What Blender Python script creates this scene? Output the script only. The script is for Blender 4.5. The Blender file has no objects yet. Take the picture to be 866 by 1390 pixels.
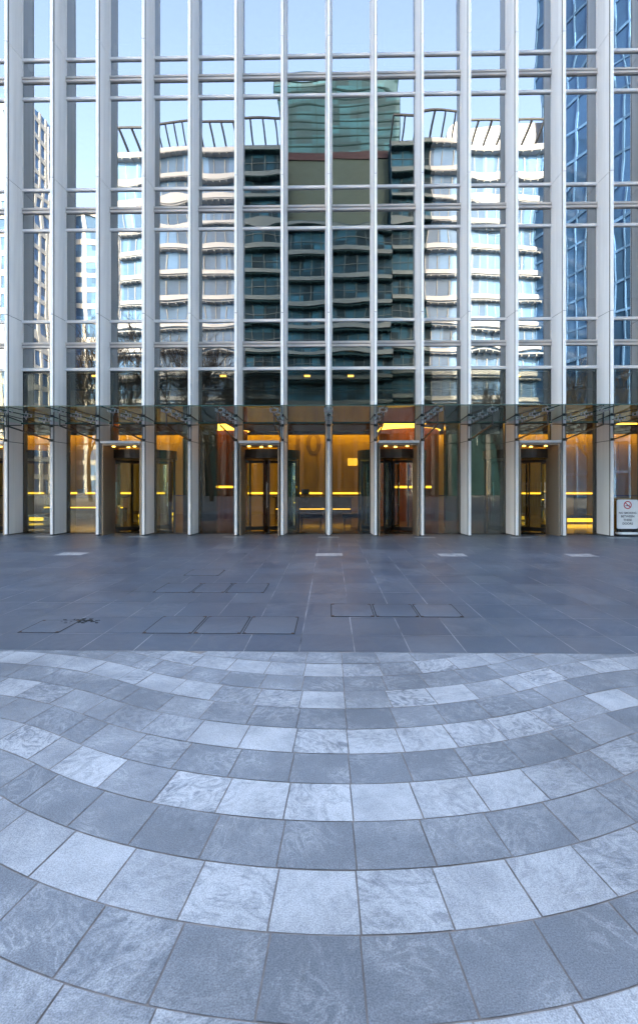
import bpy, bmesh, math, random
from mathutils import Vector, Matrix

random.seed(7)
R = math.radians
scene = bpy.context.scene
col = scene.collection

# ---------------------------------------------------------------- camera model
F, DG, EYE, YAW = 720.0, 17.82, 1.65, 0.021
CX, CY = 0.045, -DG


def ray(px, py):
    a = (px - 433) / F
    c, s = math.cos(YAW), math.sin(YAW)
    return Vector((-s + a * c, c + a * s, (658 - py) / F))


def at_y(px, py, Y):
    d = ray(px, py)
    t = (Y - CY) / d.y
    return Vector((CX, CY, EYE)) + d * t


def on_ground(px, py):
    d = ray(px, py)
    return Vector((CX, CY, EYE)) + d * (-EYE / d.z)


# ---------------------------------------------------------------- mesh helpers
class MB:
    def __init__(self):
        self.v, self.f, self.m = [], [], []
        self.smooth = []

    def face(self, pts, mi=0, sm=False):
        n = len(self.v)
        self.v += [tuple(p) for p in pts]
        self.f.append(tuple(range(n, n + len(pts))))
        self.m.append(mi)
        self.smooth.append(sm)

    def box(self, x0, x1, y0, y1, z0, z1, mi=0, M=None):
        c = [(x0, y0, z0), (x1, y0, z0), (x1, y1, z0), (x0, y1, z0),
             (x0, y0, z1), (x1, y0, z1), (x1, y1, z1), (x0, y1, z1)]
        if M is not None:
            c = [tuple(M @ Vector(p)) for p in c]
        n = len(self.v)
        self.v += c
        for q in ((0, 3, 2, 1), (4, 5, 6, 7), (0, 1, 5, 4), (1, 2, 6, 5), (2, 3, 7, 6), (3, 0, 4, 7)):
            self.f.append(tuple(n + i for i in q))
            self.m.append(mi)
            self.smooth.append(False)

    def prism(self, poly, z0, z1, mi=0, caps=True):
        """poly: list of (x, y), counter-clockwise seen from above"""
        n, k = len(self.v), len(poly)
        self.v += [(x, y, z0) for x, y in poly] + [(x, y, z1) for x, y in poly]
        for i in range(k):
            j = (i + 1) % k
            self.f.append((n + i, n + j, n + k + j, n + k + i))
            self.m.append(mi)
            self.smooth.append(False)
        if caps:
            self.f.append(tuple(n + i for i in range(k - 1, -1, -1)))
            self.f.append(tuple(n + k + i for i in range(k)))
            self.m += [mi, mi]
            self.smooth += [False, False]

    def tube(self, pts, rads, sides=8, mi=0, cap=True):
        pts = [Vector(p) for p in pts]
        if not isinstance(rads, (list, tuple)):
            rads = [rads] * len(pts)
        n = len(self.v)
        for i, p in enumerate(pts):
            if i == 0:
                d = pts[1] - p
            elif i == len(pts) - 1:
                d = p - pts[i - 1]
            else:
                d = pts[i + 1] - pts[i - 1]
            d.normalize()
            up = Vector((0, 0, 1)) if abs(d.z) < .9 else Vector((1, 0, 0))
            a = d.cross(up).normalized()
            b = d.cross(a).normalized()
            for s in range(sides):
                t = 2 * math.pi * s / sides
                self.v.append(tuple(p + (a * math.cos(t) + b * math.sin(t)) * rads[i]))
        for i in range(len(pts) - 1):
            for s in range(sides):
                s2 = (s + 1) % sides
                self.f.append((n + i * sides + s, n + (i + 1) * sides + s, n + (i + 1) * sides + s2, n + i * sides + s2))
                self.m.append(mi)
                self.smooth.append(True)
        if cap:
            e = n + (len(pts) - 1) * sides
            self.f.append(tuple(n + s for s in range(sides)))
            self.f.append(tuple(e + s for s in range(sides - 1, -1, -1)))
            self.m += [mi, mi]
            self.smooth += [False, False]

    def build(self, name, mats, parent=None, loc=None, bevel=0):
        me = bpy.data.meshes.new(name)
        me.from_pydata(self.v, [], self.f)
        if not isinstance(mats, (list, tuple)):
            mats = [mats]
        for m in mats:
            me.materials.append(m)
        me.polygons.foreach_set('material_index', self.m)
        me.polygons.foreach_set('use_smooth', self.smooth)
        me.update()
        o = bpy.data.objects.new(name, me)
        col.objects.link(o)
        if parent is not None:
            o.parent = parent
        if loc is not None:
            o.location = loc
        if bevel:
            b = o.modifiers.new('bevel', 'BEVEL')
            b.width = bevel
            b.segments = 2
            b.limit_method = 'ANGLE'
        return o


def tag(o, label=None, cat=None, group=None, kind=None):
    if label:
        o['label'] = label
    if cat:
        o['category'] = cat
    if group:
        o['group'] = group
    if kind:
        o['kind'] = kind
    return o


def empty(name, loc=(0, 0, 0), parent=None):
    o = bpy.data.objects.new(name, None)
    o.location = loc
    o.empty_display_size = .2
    col.objects.link(o)
    if parent is not None:
        o.parent = parent
    return o


def copy_tree(o, parent=None):
    c = o.copy()
    col.objects.link(c)
    if parent is not None:
        c.parent = parent
    for ch in list(o.children):
        copy_tree(ch, c)
    return c


def text_mesh(body, size, name, mat, parent, M, align='CENTER', depth=.002):
    cu = bpy.data.curves.new('lettering', 'FONT')
    cu.body = body
    cu.size = size
    cu.align_x = align
    cu.align_y = 'CENTER'
    cu.extrude = depth
    cu.offset = size * .018
    t = bpy.data.objects.new('lettering_curve', cu)
    col.objects.link(t)
    bpy.context.view_layer.update()
    dg = bpy.context.evaluated_depsgraph_get()
    me = bpy.data.meshes.new_from_object(t.evaluated_get(dg))
    bpy.data.objects.remove(t)
    me.materials.clear()
    me.materials.append(mat)
    me.transform(M)
    o = bpy.data.objects.new(name, me)
    col.objects.link(o)
    o.parent = parent
    return o


# ---------------------------------------------------------------- materials
def new_mat(name):
    m = bpy.data.materials.new(name)
    m.use_nodes = True
    nt = m.node_tree
    nt.nodes.clear()
    out = nt.nodes.new('ShaderNodeOutputMaterial')
    return m, nt, out


def N(nt, t, **kw):
    n = nt.nodes.new(t)
    for k, v in kw.items():
        if k in n.inputs:
            n.inputs[k].default_value = v
        else:
            setattr(n, k, v)
    return n


def plain(name, c, rough=.5, metal=0., var=.12, scale=3., bump=0., spec=.5, stretch=(1, 1, 1)):
    m, nt, out = new_mat(name)
    L = nt.links.new
    p = N(nt, 'ShaderNodeBsdfPrincipled', Roughness=rough, Metallic=metal)
    p.inputs['Specular IOR Level'].default_value = spec
    tc = N(nt, 'ShaderNodeTexCoord')
    mp = N(nt, 'ShaderNodeMapping')
    mp.inputs['Scale'].default_value = stretch
    L(tc.outputs['Object'], mp.inputs['Vector'])
    no = N(nt, 'ShaderNodeTexNoise', Scale=scale, Detail=6., Roughness=.6)
    L(mp.outputs['Vector'], no.inputs['Vector'])
    r = N(nt, 'ShaderNodeMapRange')
    r.inputs['From Min'].default_value = .3
    r.inputs['From Max'].default_value = .7
    r.inputs['To Min'].default_value = 1 - var
    r.inputs['To Max'].default_value = 1 + var
    L(no.outputs['Fac'], r.inputs['Value'])
    mx = N(nt, 'ShaderNodeVectorMath', operation='SCALE')
    mx.inputs[0].default_value = c[:3]
    L(r.outputs['Result'], mx.inputs['Scale'])
    L(mx.outputs['Vector'], p.inputs['Base Color'])
    r2 = N(nt, 'ShaderNodeMapRange')
    r2.inputs['To Min'].default_value = max(.02, rough - .1)
    r2.inputs['To Max'].default_value = min(1, rough + .1)
    L(no.outputs['Fac'], r2.inputs['Value'])
    L(r2.outputs['Result'], p.inputs['Roughness'])
    if bump:
        b = N(nt, 'ShaderNodeBump', Strength=bump, Distance=.01)
        L(no.outputs['Fac'], b.inputs['Height'])
        L(b.outputs['Normal'], p.inputs['Normal'])
    L(p.outputs['BSDF'], out.inputs['Surface'])
    return m


def glass(name, tint, base_refl, ior=1.6, gl=(1, 1, 1), rough=0.0):
    m, nt, out = new_mat(name)
    L = nt.links.new
    tr = N(nt, 'ShaderNodeBsdfTransparent', Color=(*tint, 1))
    gl_ = N(nt, 'ShaderNodeBsdfGlossy', Color=(*gl, 1), Roughness=rough)
    fr = N(nt, 'ShaderNodeFresnel', IOR=ior)
    mx = N(nt, 'ShaderNodeMath', operation='ADD')
    mx.inputs[1].default_value = base_refl
    mx.use_clamp = True
    L(fr.outputs['Fac'], mx.inputs[0])
    mix = N(nt, 'ShaderNodeMixShader')
    L(mx.outputs['Value'], mix.inputs['Fac'])
    L(tr.outputs['BSDF'], mix.inputs[1])
    L(gl_.outputs['BSDF'], mix.inputs[2])
    L(mix.outputs['Shader'], out.inputs['Surface'])
    return m


def emit(name, c, s):
    m, nt, out = new_mat(name)
    L = nt.links.new
    e = N(nt, 'ShaderNodeEmission', Color=(*c, 1), Strength=s)
    tc = N(nt, 'ShaderNodeTexCoord')
    no = N(nt, 'ShaderNodeTexNoise', Scale=1.3, Detail=2.)
    L(tc.outputs['Object'], no.inputs['Vector'])
    r = N(nt, 'ShaderNodeMapRange')
    r.inputs['To Min'].default_value = s * .6
    r.inputs['To Max'].default_value = s * 1.4
    L(no.outputs['Fac'], r.inputs['Value'])
    L(r.outputs['Result'], e.inputs['Strength'])
    L(e.outputs['Emission'], out.inputs['Surface'])
    return m


def slab_stone(name, dark, light, vein, veinscale=1., rough=.5, grain=.12, spec=.35, stain=.15, lowmot=.2):
    """stone slabs; face attributes tone (0 dark .. 1 light) and rnd (offset of the pattern)"""
    m, nt, out = new_mat(name)
    L = nt.links.new
    p = N(nt, 'ShaderNodeBsdfPrincipled', Roughness=rough)
    p.inputs['Specular IOR Level'].default_value = spec
    tc = N(nt, 'ShaderNodeTexCoord')
    at = N(nt, 'ShaderNodeAttribute', attribute_name='tone')
    ar = N(nt, 'ShaderNodeAttribute', attribute_name='rnd')
    rot = N(nt, 'ShaderNodeVectorRotate', rotation_type='Z_AXIS')
    sx = N(nt, 'ShaderNodeSeparateXYZ')
    L(ar.outputs['Vector'], sx.inputs[0])
    an = N(nt, 'ShaderNodeMath', operation='MULTIPLY')
    an.inputs[1].default_value = 6.28
    L(sx.outputs['X'], an.inputs[0])
    L(tc.outputs['Object'], rot.inputs['Vector'])
    L(an.outputs['Value'], rot.inputs['Angle'])
    sc = N(nt, 'ShaderNodeVectorMath', operation='SCALE')
    sc.inputs['Scale'].default_value = 60.
    L(ar.outputs['Vector'], sc.inputs[0])
    ad = N(nt, 'ShaderNodeVectorMath', operation='ADD')
    L(rot.outputs['Vector'], ad.inputs[0])
    L(sc.outputs['Vector'], ad.inputs[1])
    st = N(nt, 'ShaderNodeVectorMath', operation='MULTIPLY')
    st.inputs[1].default_value = (1., 1.6, 1.)
    L(ad.outputs['Vector'], st.inputs[0])
    # warped veins
    n1 = N(nt, 'ShaderNodeTexNoise', Scale=2.4 * veinscale, Detail=8., Roughness=.62, Distortion=2.2)
    L(st.outputs['Vector'], n1.inputs['Vector'])
    ab = N(nt, 'ShaderNodeMath', operation='SUBTRACT')
    ab.inputs[1].default_value = .5
    L(n1.outputs['Fac'], ab.inputs[0])
    ab2 = N(nt, 'ShaderNodeMath', operation='ABSOLUTE')
    L(ab.outputs['Value'], ab2.inputs[0])
    vr = N(nt, 'ShaderNodeMapRange')
    vr.inputs['From Min'].default_value = 0.
    vr.inputs['From Max'].default_value = .055
    vr.inputs['To Min'].default_value = 1.
    vr.inputs['To Max'].default_value = 0.
    L(ab2.outputs['Value'], vr.inputs['Value'])
    n4 = N(nt, 'ShaderNodeTexNoise', Scale=1.8 * veinscale, Detail=3.)
    L(ad.outputs['Vector'], n4.inputs['Vector'])
    vm = N(nt, 'ShaderNodeMapRange')
    vm.inputs['From Min'].default_value = .42
    vm.inputs['From Max'].default_value = .68
    L(n4.outputs['Fac'], vm.inputs['Value'])
    vmask = N(nt, 'ShaderNodeMath', operation='MULTIPLY')
    L(vr.outputs['Result'], vmask.inputs[0])
    L(vm.outputs['Result'], vmask.inputs[1])
    # cloudy mottling
    n2 = N(nt, 'ShaderNodeTexNoise', Scale=3.6 * veinscale, Detail=10., Roughness=.72, Distortion=2.5)
    L(st.outputs['Vector'], n2.inputs['Vector'])
    n3 = N(nt, 'ShaderNodeTexNoise', Scale=170., Detail=3.)
    L(tc.outputs['Object'], n3.inputs['Vector'])
    base = N(nt, 'ShaderNodeMix', data_type='RGBA')
    base.inputs['A'].default_value = (*dark, 1)
    base.inputs['B'].default_value = (*light, 1)
    mo = N(nt, 'ShaderNodeMapRange')
    mo.inputs['From Min'].default_value = .32
    mo.inputs['From Max'].default_value = .68
    mo.inputs['To Min'].default_value = -.72
    mo.inputs['To Max'].default_value = .50
    L(n2.outputs['Fac'], mo.inputs['Value'])
    # mottling grows with the tone of the slab
    tw = N(nt, 'ShaderNodeMapRange')
    tw.inputs['To Min'].default_value = lowmot
    tw.inputs['To Max'].default_value = 1.
    L(at.outputs['Fac'], tw.inputs['Value'])
    # every slab has its own strength of figure, and a broad cloud of its own
    sq = N(nt, 'ShaderNodeMath', operation='POWER')
    sq.inputs[1].default_value = 1.6
    L(sx.outputs['Y'], sq.inputs[0])
    ss = N(nt, 'ShaderNodeMapRange')
    ss.inputs['To Min'].default_value = .25
    ss.inputs['To Max'].default_value = 1.7
    L(sq.outputs['Value'], ss.inputs['Value'])
    mom0 = N(nt, 'ShaderNodeMath', operation='MULTIPLY')
    L(mo.outputs['Result'], mom0.inputs[0])
    L(ss.outputs['Result'], mom0.inputs[1])
    cl = N(nt, 'ShaderNodeMapRange')
    cl.inputs['From Min'].default_value = .3
    cl.inputs['From Max'].default_value = .7
    cl.inputs['To Min'].default_value = -.3
    cl.inputs['To Max'].default_value = .25
    L(n4.outputs['Fac'], cl.inputs['Value'])
    mom1 = N(nt, 'ShaderNodeMath', operation='ADD')
    L(mom0.outputs['Value'], mom1.inputs[0])
    L(cl.outputs['Result'], mom1.inputs[1])
    mom = N(nt, 'ShaderNodeMath', operation='MULTIPLY')
    L(mom1.outputs['Value'], mom.inputs[0])
    L(tw.outputs['Result'], mom.inputs[1])
    to = N(nt, 'ShaderNodeMath', operation='ADD', use_clamp=True)
    L(at.outputs['Fac'], to.inputs[0])
    L(mom.outputs['Value'], to.inputs[1])
    L(to.outputs['Value'], base.inputs['Factor'])
    v = N(nt, 'ShaderNodeMix', data_type='RGBA')
    v.inputs['B'].default_value = (*vein, 1)
    vs = N(nt, 'ShaderNodeMath', operation='MULTIPLY')
    vs.inputs[1].default_value = .6
    L(vmask.outputs['Value'], vs.inputs[0])
    L(vs.outputs['Value'], v.inputs['Factor'])
    L(base.outputs['Result'], v.inputs['A'])
    # fine grain and large dirty stains
    n5 = N(nt, 'ShaderNodeTexNoise', Scale=.45, Detail=5., Roughness=.65)
    L(tc.outputs['Object'], n5.inputs['Vector'])
    g1 = N(nt, 'ShaderNodeMapRange')
    g1.inputs['From Min'].default_value = .3
    g1.inputs['From Max'].default_value = .7
    g1.inputs['To Min'].default_value = 1 - grain
    g1.inputs['To Max'].default_value = 1 + grain
    L(n3.outputs['Fac'], g1.inputs['Value'])
    g2 = N(nt, 'ShaderNodeMapRange')
    g2.inputs['From Min'].default_value = .35
    g2.inputs['From Max'].default_value = .65
    g2.inputs['To Min'].default_value = 1 - stain
    g2.inputs['To Max'].default_value = 1 + stain * .6
    L(n5.outputs['Fac'], g2.inputs['Value'])
    gm = N(nt, 'ShaderNodeMath', operation='MULTIPLY')
    L(g1.outputs['Result'], gm.inputs[0])
    L(g2.outputs['Result'], gm.inputs[1])
    # trodden-in spots
    vo = N(nt, 'ShaderNodeTexVoronoi', Scale=4.5)
    L(tc.outputs['Object'], vo.inputs['Vector'])
    vsp = N(nt, 'ShaderNodeMapRange')
    vsp.inputs['From Min'].default_value = .035
    vsp.inputs['From Max'].default_value = .07
    vsp.inputs['To Min'].default_value = .80
    vsp.inputs['To Max'].default_value = 1.
    L(vo.outputs['Distance'], vsp.inputs['Value'])
    gm0 = gm
    gm = N(nt, 'ShaderNodeMath', operation='MULTIPLY')
    L(gm0.outputs['Value'], gm.inputs[0])
    L(vsp.outputs['Result'], gm.inputs[1])
    fin = N(nt, 'ShaderNodeVectorMath', operation='SCALE')
    L(v.outputs['Result'], fin.inputs[0])
    L(gm.outputs['Value'], fin.inputs['Scale'])
    L(fin.outputs['Vector'], p.inputs['Base Color'])
    rr = N(nt, 'ShaderNodeMapRange')
    rr.inputs['To Min'].default_value = rough - .12
    rr.inputs['To Max'].default_value = rough + .16
    L(n5.outputs['Fac'], rr.inputs['Value'])
    L(rr.outputs['Result'], p.inputs['Roughness'])
    bm_ = N(nt, 'ShaderNodeBump', Strength=.25, Distance=.004)
    L(n2.outputs['Fac'], bm_.inputs['Height'])
    L(bm_.outputs['Normal'], p.inputs['Normal'])
    L(p.outputs['BSDF'], out.inputs['Surface'])
    return m


M = {}
def cells(name, c, rough, cx, cz, lo, hi, spec=.3, seed=0.):
    """glazing of a far building: every window cell has a brightness of its own (blinds, rooms)"""
    m, nt, out = new_mat(name)
    L = nt.links.new
    p = N(nt, 'ShaderNodeBsdfPrincipled', Roughness=rough)
    p.inputs['Specular IOR Level'].default_value = spec
    tc = N(nt, 'ShaderNodeTexCoord')
    dv_ = N(nt, 'ShaderNodeVectorMath', operation='DIVIDE')
    dv_.inputs[1].default_value = (cx, cx, cz)
    L(tc.outputs['Object'], dv_.inputs[0])
    fl_ = N(nt, 'ShaderNodeVectorMath', operation='FLOOR')
    L(dv_.outputs['Vector'], fl_.inputs[0])
    wn = N(nt, 'ShaderNodeTexWhiteNoise', noise_dimensions='3D')
    L(fl_.outputs['Vector'], wn.inputs['Vector'])
    pw = N(nt, 'ShaderNodeMath', operation='POWER')
    pw.inputs[1].default_value = 2.2
    L(wn.outputs['Value'], pw.inputs[0])
    r = N(nt, 'ShaderNodeMapRange')
    r.inputs['To Min'].default_value = lo
    r.inputs['To Max'].default_value = hi
    L(pw.outputs['Value'], r.inputs['Value'])
    mx = N(nt, 'ShaderNodeVectorMath', operation='SCALE')
    mx.inputs[0].default_value = c
    L(r.outputs['Result'], mx.inputs['Scale'])
    L(mx.outputs['Vector'], p.inputs['Base Color'])
    L(p.outputs['BSDF'], out.inputs['Surface'])
    return m


M['fin'] = plain('fin_white_metal', (.80, .775, .75), .38, 0., .09, 2.2, 0, .5, (2, 2, .10))
M['fin_nose'] = plain('fin_bright_trim', (.90, .87, .85), .3, 0., .03, 2., 0, .5, (1, 1, .1))
M['joint'] = plain('joint_dark', (.10, .095, .09), .8)
M['transom'] = plain('transom_white', (.74, .71, .69), .35, 0., .05, 2.)
M['transom_mid'] = plain('transom_storey_bar', (.56, .51, .475), .4, 0., .06, 2.)
M['transom_grey'] = plain('transom_shadow_gap', (.30, .28, .265), .5)
M['facade_glass'] = glass('facade_glass', (.15, .20, .21), .29, 1.5, (.90, .95, 1.0))
M['lobby_glass'] = glass('lobby_glass', (.68, .78, .74), .065, 1.55, (.9, 1., 1.))
M['door_glass'] = glass('door_glass', (.78, .88, .84), .03, 1.5, (.9, 1., .98))
M['canopy_glass'] = glass('canopy_glass', (.38, .50, .48), .15, 1.5, (.85, 1., .97))
M['glass_edge'] = plain('glass_edge_green', (.035, .10, .085), .15)
M['dark_metal'] = plain('dark_bronze_metal', (.045, .045, .048), .35, .5)
M['steel'] = plain('brushed_steel', (.50, .50, .50), .3, .9, .08, 6, 0, .5, (1, 1, .1))
M['bracket'] = plain('bracket_dark_steel', (.06, .075, .08), .35, .7)
M['portal'] = plain('portal_bronze_panel', (.33, .26, .20), .35, .3, .06, 1.5, 0, .5, (1, 1, .1))
M['black'] = plain('black_leather', (.012, .013, .02), .45)
M['blackplastic'] = plain('black_plastic', (.015, .015, .016), .3)
M['mortar'] = plain('mortar', (.23, .20, .185), .9, 0, .35, 9.)
M['mortar_grey'] = plain('mortar_pale', (.33, .33, .34), .9, 0, .7, 1.2)
M['marble'] = slab_stone('plaza_marble', (.172, .189, .212), (.44, .455, .475), (.43, .445, .46), 1.9, .52, .32, .35, .22)
M['granite'] = slab_stone('plaza_granite', (.068, .092, .128), (.44, .45, .46), (.12, .14, .17), .5, .38, .22, .5, .12, .05)
M['asphalt'] = plain('ground_paving', (.16, .16, .165), .8, 0, .25, 2., .2)
M['gap_dark'] = plain('open_gap', (.035, .034, .034), .9)
M['rust'] = plain('rusty_steel', (.12, .07, .045), .8, .2, .4, 20.)
M['weed'] = plain('moss_dirt', (.013, .013, .012), .95, 0, .5, 40.)
M['gold_wall'] = plain('gold_onyx_wall', (.29, .20, .024), .35, 0, .22, .9, 0, .4, (2.2, 1, .5))
M['lobby_floor'] = plain('lobby_stone_floor', (.17, .13, .09), .12, 0, .12, 2.)
M['ceiling'] = plain('lobby_ceiling', (.10, .065, .03), .8, 0, .06, 2., 0, .04)
M['redwood'] = plain('red_wood_panel', (.20, .06, .016), .4, 0, .3, 2.2, 0, .5, (6, 6, .25))
M['desk'] = plain('desk_dark_stone', (.075, .065, .06), .25, 0, .2, 3.)
M['desk_front'] = plain('desk_bronze', (.28, .18, .07), .35, .2, .15, 3.)
M['dark_stone'] = plain('dark_polished_stone', (.022, .028, .032), .15, 0, .3, 1.)
M['dark_brown'] = plain('dark_brown_bulkhead', (.022, .018, .014), .4)
M['mullion_green'] = plain('dark_green_mullion', (.016, .03, .028), .3)
M['office_dark'] = plain('office_interior', (.10, .10, .105), .8, 0, .3, .5)
M['office_ceiling'] = plain('office_ceiling_tiles', (.36, .36, .36), .8)
M['blind'] = plain('blind_white', (.7, .7, .68), .8)
M['tower_clad'] = plain('tower_cladding', (.4, .42, .44), .35, .3, .1, .2)
M['white_paint'] = plain('white_panel_paint', (.80, .80, .80), .35, 0, .03)
M['red_paint'] = plain('red_sign_ink', (.55, .02, .05), .5, 0, .03)
M['ink'] = plain('dark_sign_ink', (.06, .055, .07), .5, 0, .03)
M['numeral'] = plain('bronze_numeral', (.18, .115, .03), .4, .3)
M['lamp_panel'] = emit('ceiling_lamp_glow', (1., .47, .06), .6)
M['lamp_strip'] = emit('strip_lamp_glow', (1., .50, .05), .28)
M['added_wash'] = emit('added_wash_glow', (1., .50, .06), 3.0)  # added source that washes the lobby wall, no visible lamp
M['lamp_spot'] = emit('spot_lamp_glow', (1., .58, .12), .8)
M['lamp_art'] = emit('lit_panel_glow', (1., .50, .05), .14)
M['lamp_office'] = emit('office_lamp_glow', (1., .52, .12), .25)
# opposite buildings
M['band_white'] = plain('white_spandrel', (.44, .455, .47), .4, 0, .05, .4)
M['band_shade'] = plain('grey_louvre', (.30, .32, .33), .5, 0, .2, 1.)
M['block_glass'] = cells('blue_window_glass', (.07, .165, .31), .35, 1.27, 3.72, .75, 1.9)
M['teal_glass'] = cells('teal_window_glass', (.005, .056, .080), .5, 3.0, 1.9, .6, 1.7, .2)
M['link_glass'] = cells('shaded_teal_glass', (.007, .042, .072), .5, 1.27, 1.86, .5, 2.6, .1)  # shade over the block's middle bays put into the glass colour
M['link_band'] = plain('shaded_spandrel', (.065, .105, .125), .5, 0, .1, .4)  # white spandrel darkened in colour for the shaded middle bays
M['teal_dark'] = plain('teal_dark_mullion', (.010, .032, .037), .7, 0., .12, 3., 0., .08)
M['blue_glass'] = plain('deep_blue_glass', (.04, .12, .25), .12, .35, .45, .06, 0, .8)
M['pale_panel'] = plain('pale_wall_panel', (.55, .54, .50), .6, 0, .1, .2)
M['maroon'] = plain('maroon_band', (.035, .012, .018), .6)
M['olive_wall'] = plain('olive_stone', (.045, .078, .070), .7, 0, .1, .3)
M['dark_mullion'] = plain('dark_mullion', (.04, .045, .05), .5)
M['bark'] = plain('bare_bark', (.050, .042, .035), .9, 0, .3, 6., .4)

# ---------------------------------------------------------------- paving
KIND = 'structure'
g = MB()
g.face([(-400, -400, -.05), (400, -400, -.05), (400, 400, -.05), (-400, 400, -.05)])
tag(g.build('ground', M['asphalt']), kind=KIND)

LINE = CY + 5.23            # where dark granite meets the pale arcs


def arc_z(dx):
    """shape of one wavy row: distance from its lowest point at dx"""
    Rr, inf = 3.3, 1.72
    per = 4 * inf
    d = abs((dx + per / 2) % per - per / 2)
    if d < inf:
        return Rr - math.sqrt(Rr * Rr - d * d)
    s = Rr - math.sqrt(Rr * Rr - inf * inf)
    e = 2 * inf - d
    return 2 * s - (Rr - math.sqrt(Rr * Rr - e * e))


def slab_mesh(name, mat, quads, parent=None):
    """quads: (list of points, tone)"""
    me = bpy.data.meshes.new(name)
    vs, fs, tones, rnds = [], [], [], []
    for pts, tone in quads:
        n = len(vs)
        vs += pts
        fs.append(tuple(range(n, n + len(pts))))
        tones.append(tone)
        rnds += [random.random(), random.random(), random.random()]
    me.from_pydata(vs, [], fs)
    me.materials.append(mat)
    a = me.attributes.new('tone', 'FLOAT', 'FACE')
    a.data.foreach_set('value', tones)
    b = me.attributes.new('rnd', 'FLOAT_VECTOR', 'FACE')
    b.data.foreach_set('vector', rnds)
    me.update()
    o = bpy.data.objects.new(name, me)
    col.objects.link(o)
    return tag(o, kind=KIND)


XC, PITCH, COLW = .06, .327, .338
edges = [-.178 + COLW * k for k in range(0, 6)]
edges = [-.18, .157]
x = .157
pos = []
seq = [.338] * 4 + [.19] + [.338] * 12 + [.19] + [.338] * 4
for w in seq:
    x += w
    pos.append(x)
neg = []
x = -.18
for w in seq:
    x -= w
    neg.append(x)
edges = sorted(neg) + edges + pos
quads = []
GAP = .0035
for r in range(-14, 26):
    z0 = 1.94 + PITCH * (r - 1)          # distance from the camera of the near edge at the row's lowest point
    light = (r % 2 == 1)
    sh = random.uniform(-.02, .02)
    last_t = .5
    for i in range(len(edges) - 1):
        xa, xb = edges[i] + (sh if abs(edges[i]) > 1.2 else 0), edges[i + 1] + (sh if abs(edges[i + 1]) > 1.2 else 0)
        top, bot = [], []
        for k in range(5):
            xx = xa + (xb - xa) * k / 4
            if k == 0:
                xx += GAP
            if k == 4:
                xx -= GAP
            fan = .026
            loc = 1.25 * math.sin(2 * math.pi * (xx - XC) / 6.88)
            xb_, xt_ = xx + loc * fan, xx - loc * fan
            zb = z0 + arc_z(xb_ - XC) + GAP * 1.1
            zt = z0 + PITCH + arc_z(xt_ - XC) - GAP * 1.1
            bot.append((xb_, min(CY + zb, LINE - .004)))
            top.append((xt_, min(CY + zt, LINE - .004)))
        if max(p[1] for p in top) - min(p[1] for p in bot) < .03 or bot[2][1] >= LINE - .006:
            continue
        h = random.uniform(-.0012, .0012)
        pts = [(p[0], p[1], h) for p in bot] + [(p[0], p[1], h + random.uniform(-.0006, .0006)) for p in reversed(top)]
        cxm = (xa + xb) / 2
        if light:
            t = random.choice([.28, .36, .44, .5, .56, .64, .85])
            if abs(cxm - .35) < .75 and random.random() < .65:
                t = random.uniform(.8, 1.)
            if z0 > 4.3:
                t = min(t, random.uniform(.4, .75))
        else:
            t = random.choice([.04, .08, .12, .15, .2, .3])
            if z0 > 4.4 and random.random() < .4:
                t = random.uniform(.2, .45)
        quads.append((pts, t))
slab_mesh('pale_pavement', M['marble'], quads)
b = MB()
b.face([(-9, -24, -.0028), (9, -24, -.0028), (9, LINE, -.0028), (-9, LINE, -.0028)])
tag(b.build('pavement_bed', M['mortar']), kind=KIND)

# dark granite apron, pale slabs let into it on a 3 m grid
quads = []
xs = [-.262 - .55 * 33 + .55 * k for k in range(68)]
ys = [LINE, LINE + .59]
for d in (.78, .76, .78, .74, .8, .76, .78, .74, .8, .78, .76, .76, .76, .76, .76):
    ys.append(ys[-1] + d)
ys = [y for y in ys if y < -.3] + [0.0]
pale = []
for k in (-3, -2, -1, 0, 1, 2, 3):
    pale.append((3 * k, CY + 16.62, .33, .16))
for k in (-2, 0, 1, 2):
    pale.append((3 * k + (.02 if k == 0 else -.1), CY + 12.5, .31, .25))
for j in range(len(ys) - 1):
    tr = random.uniform(-.012, .012)
    for i in range(len(xs) - 1):
        x0, x1, y0, y1 = xs[i] + .005, xs[i + 1] - .005, ys[j] + .0045, ys[j + 1] - .0045
        h = random.uniform(-.0012, .0012)
        t = max(0, min(.16, random.gauss(.045, .03) + tr))
        quads.append(([(x0, y0, h), (x1, y0, h), (x1, y1, h), (x0, y1, h)], t))
for (px_, py_, hw, hd) in pale:
    quads.append(([(px_ - hw, py_ - hd, .004), (px_ + hw, py_ - hd, .004), (px_ + hw, py_ + hd, .004), (px_ - hw, py_ + hd, .004)], random.uniform(.85, 1.)))
slab_mesh('dark_pavement', M['granite'], quads)
b = MB()
b.face([(-18.6, LINE, -.003), (18.6, LINE, -.003), (18.6, 0, -.003), (-18.6, 0, -.003)])
tag(b.build('ground_bed', M['mortar_grey']), kind=KIND)

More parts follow.
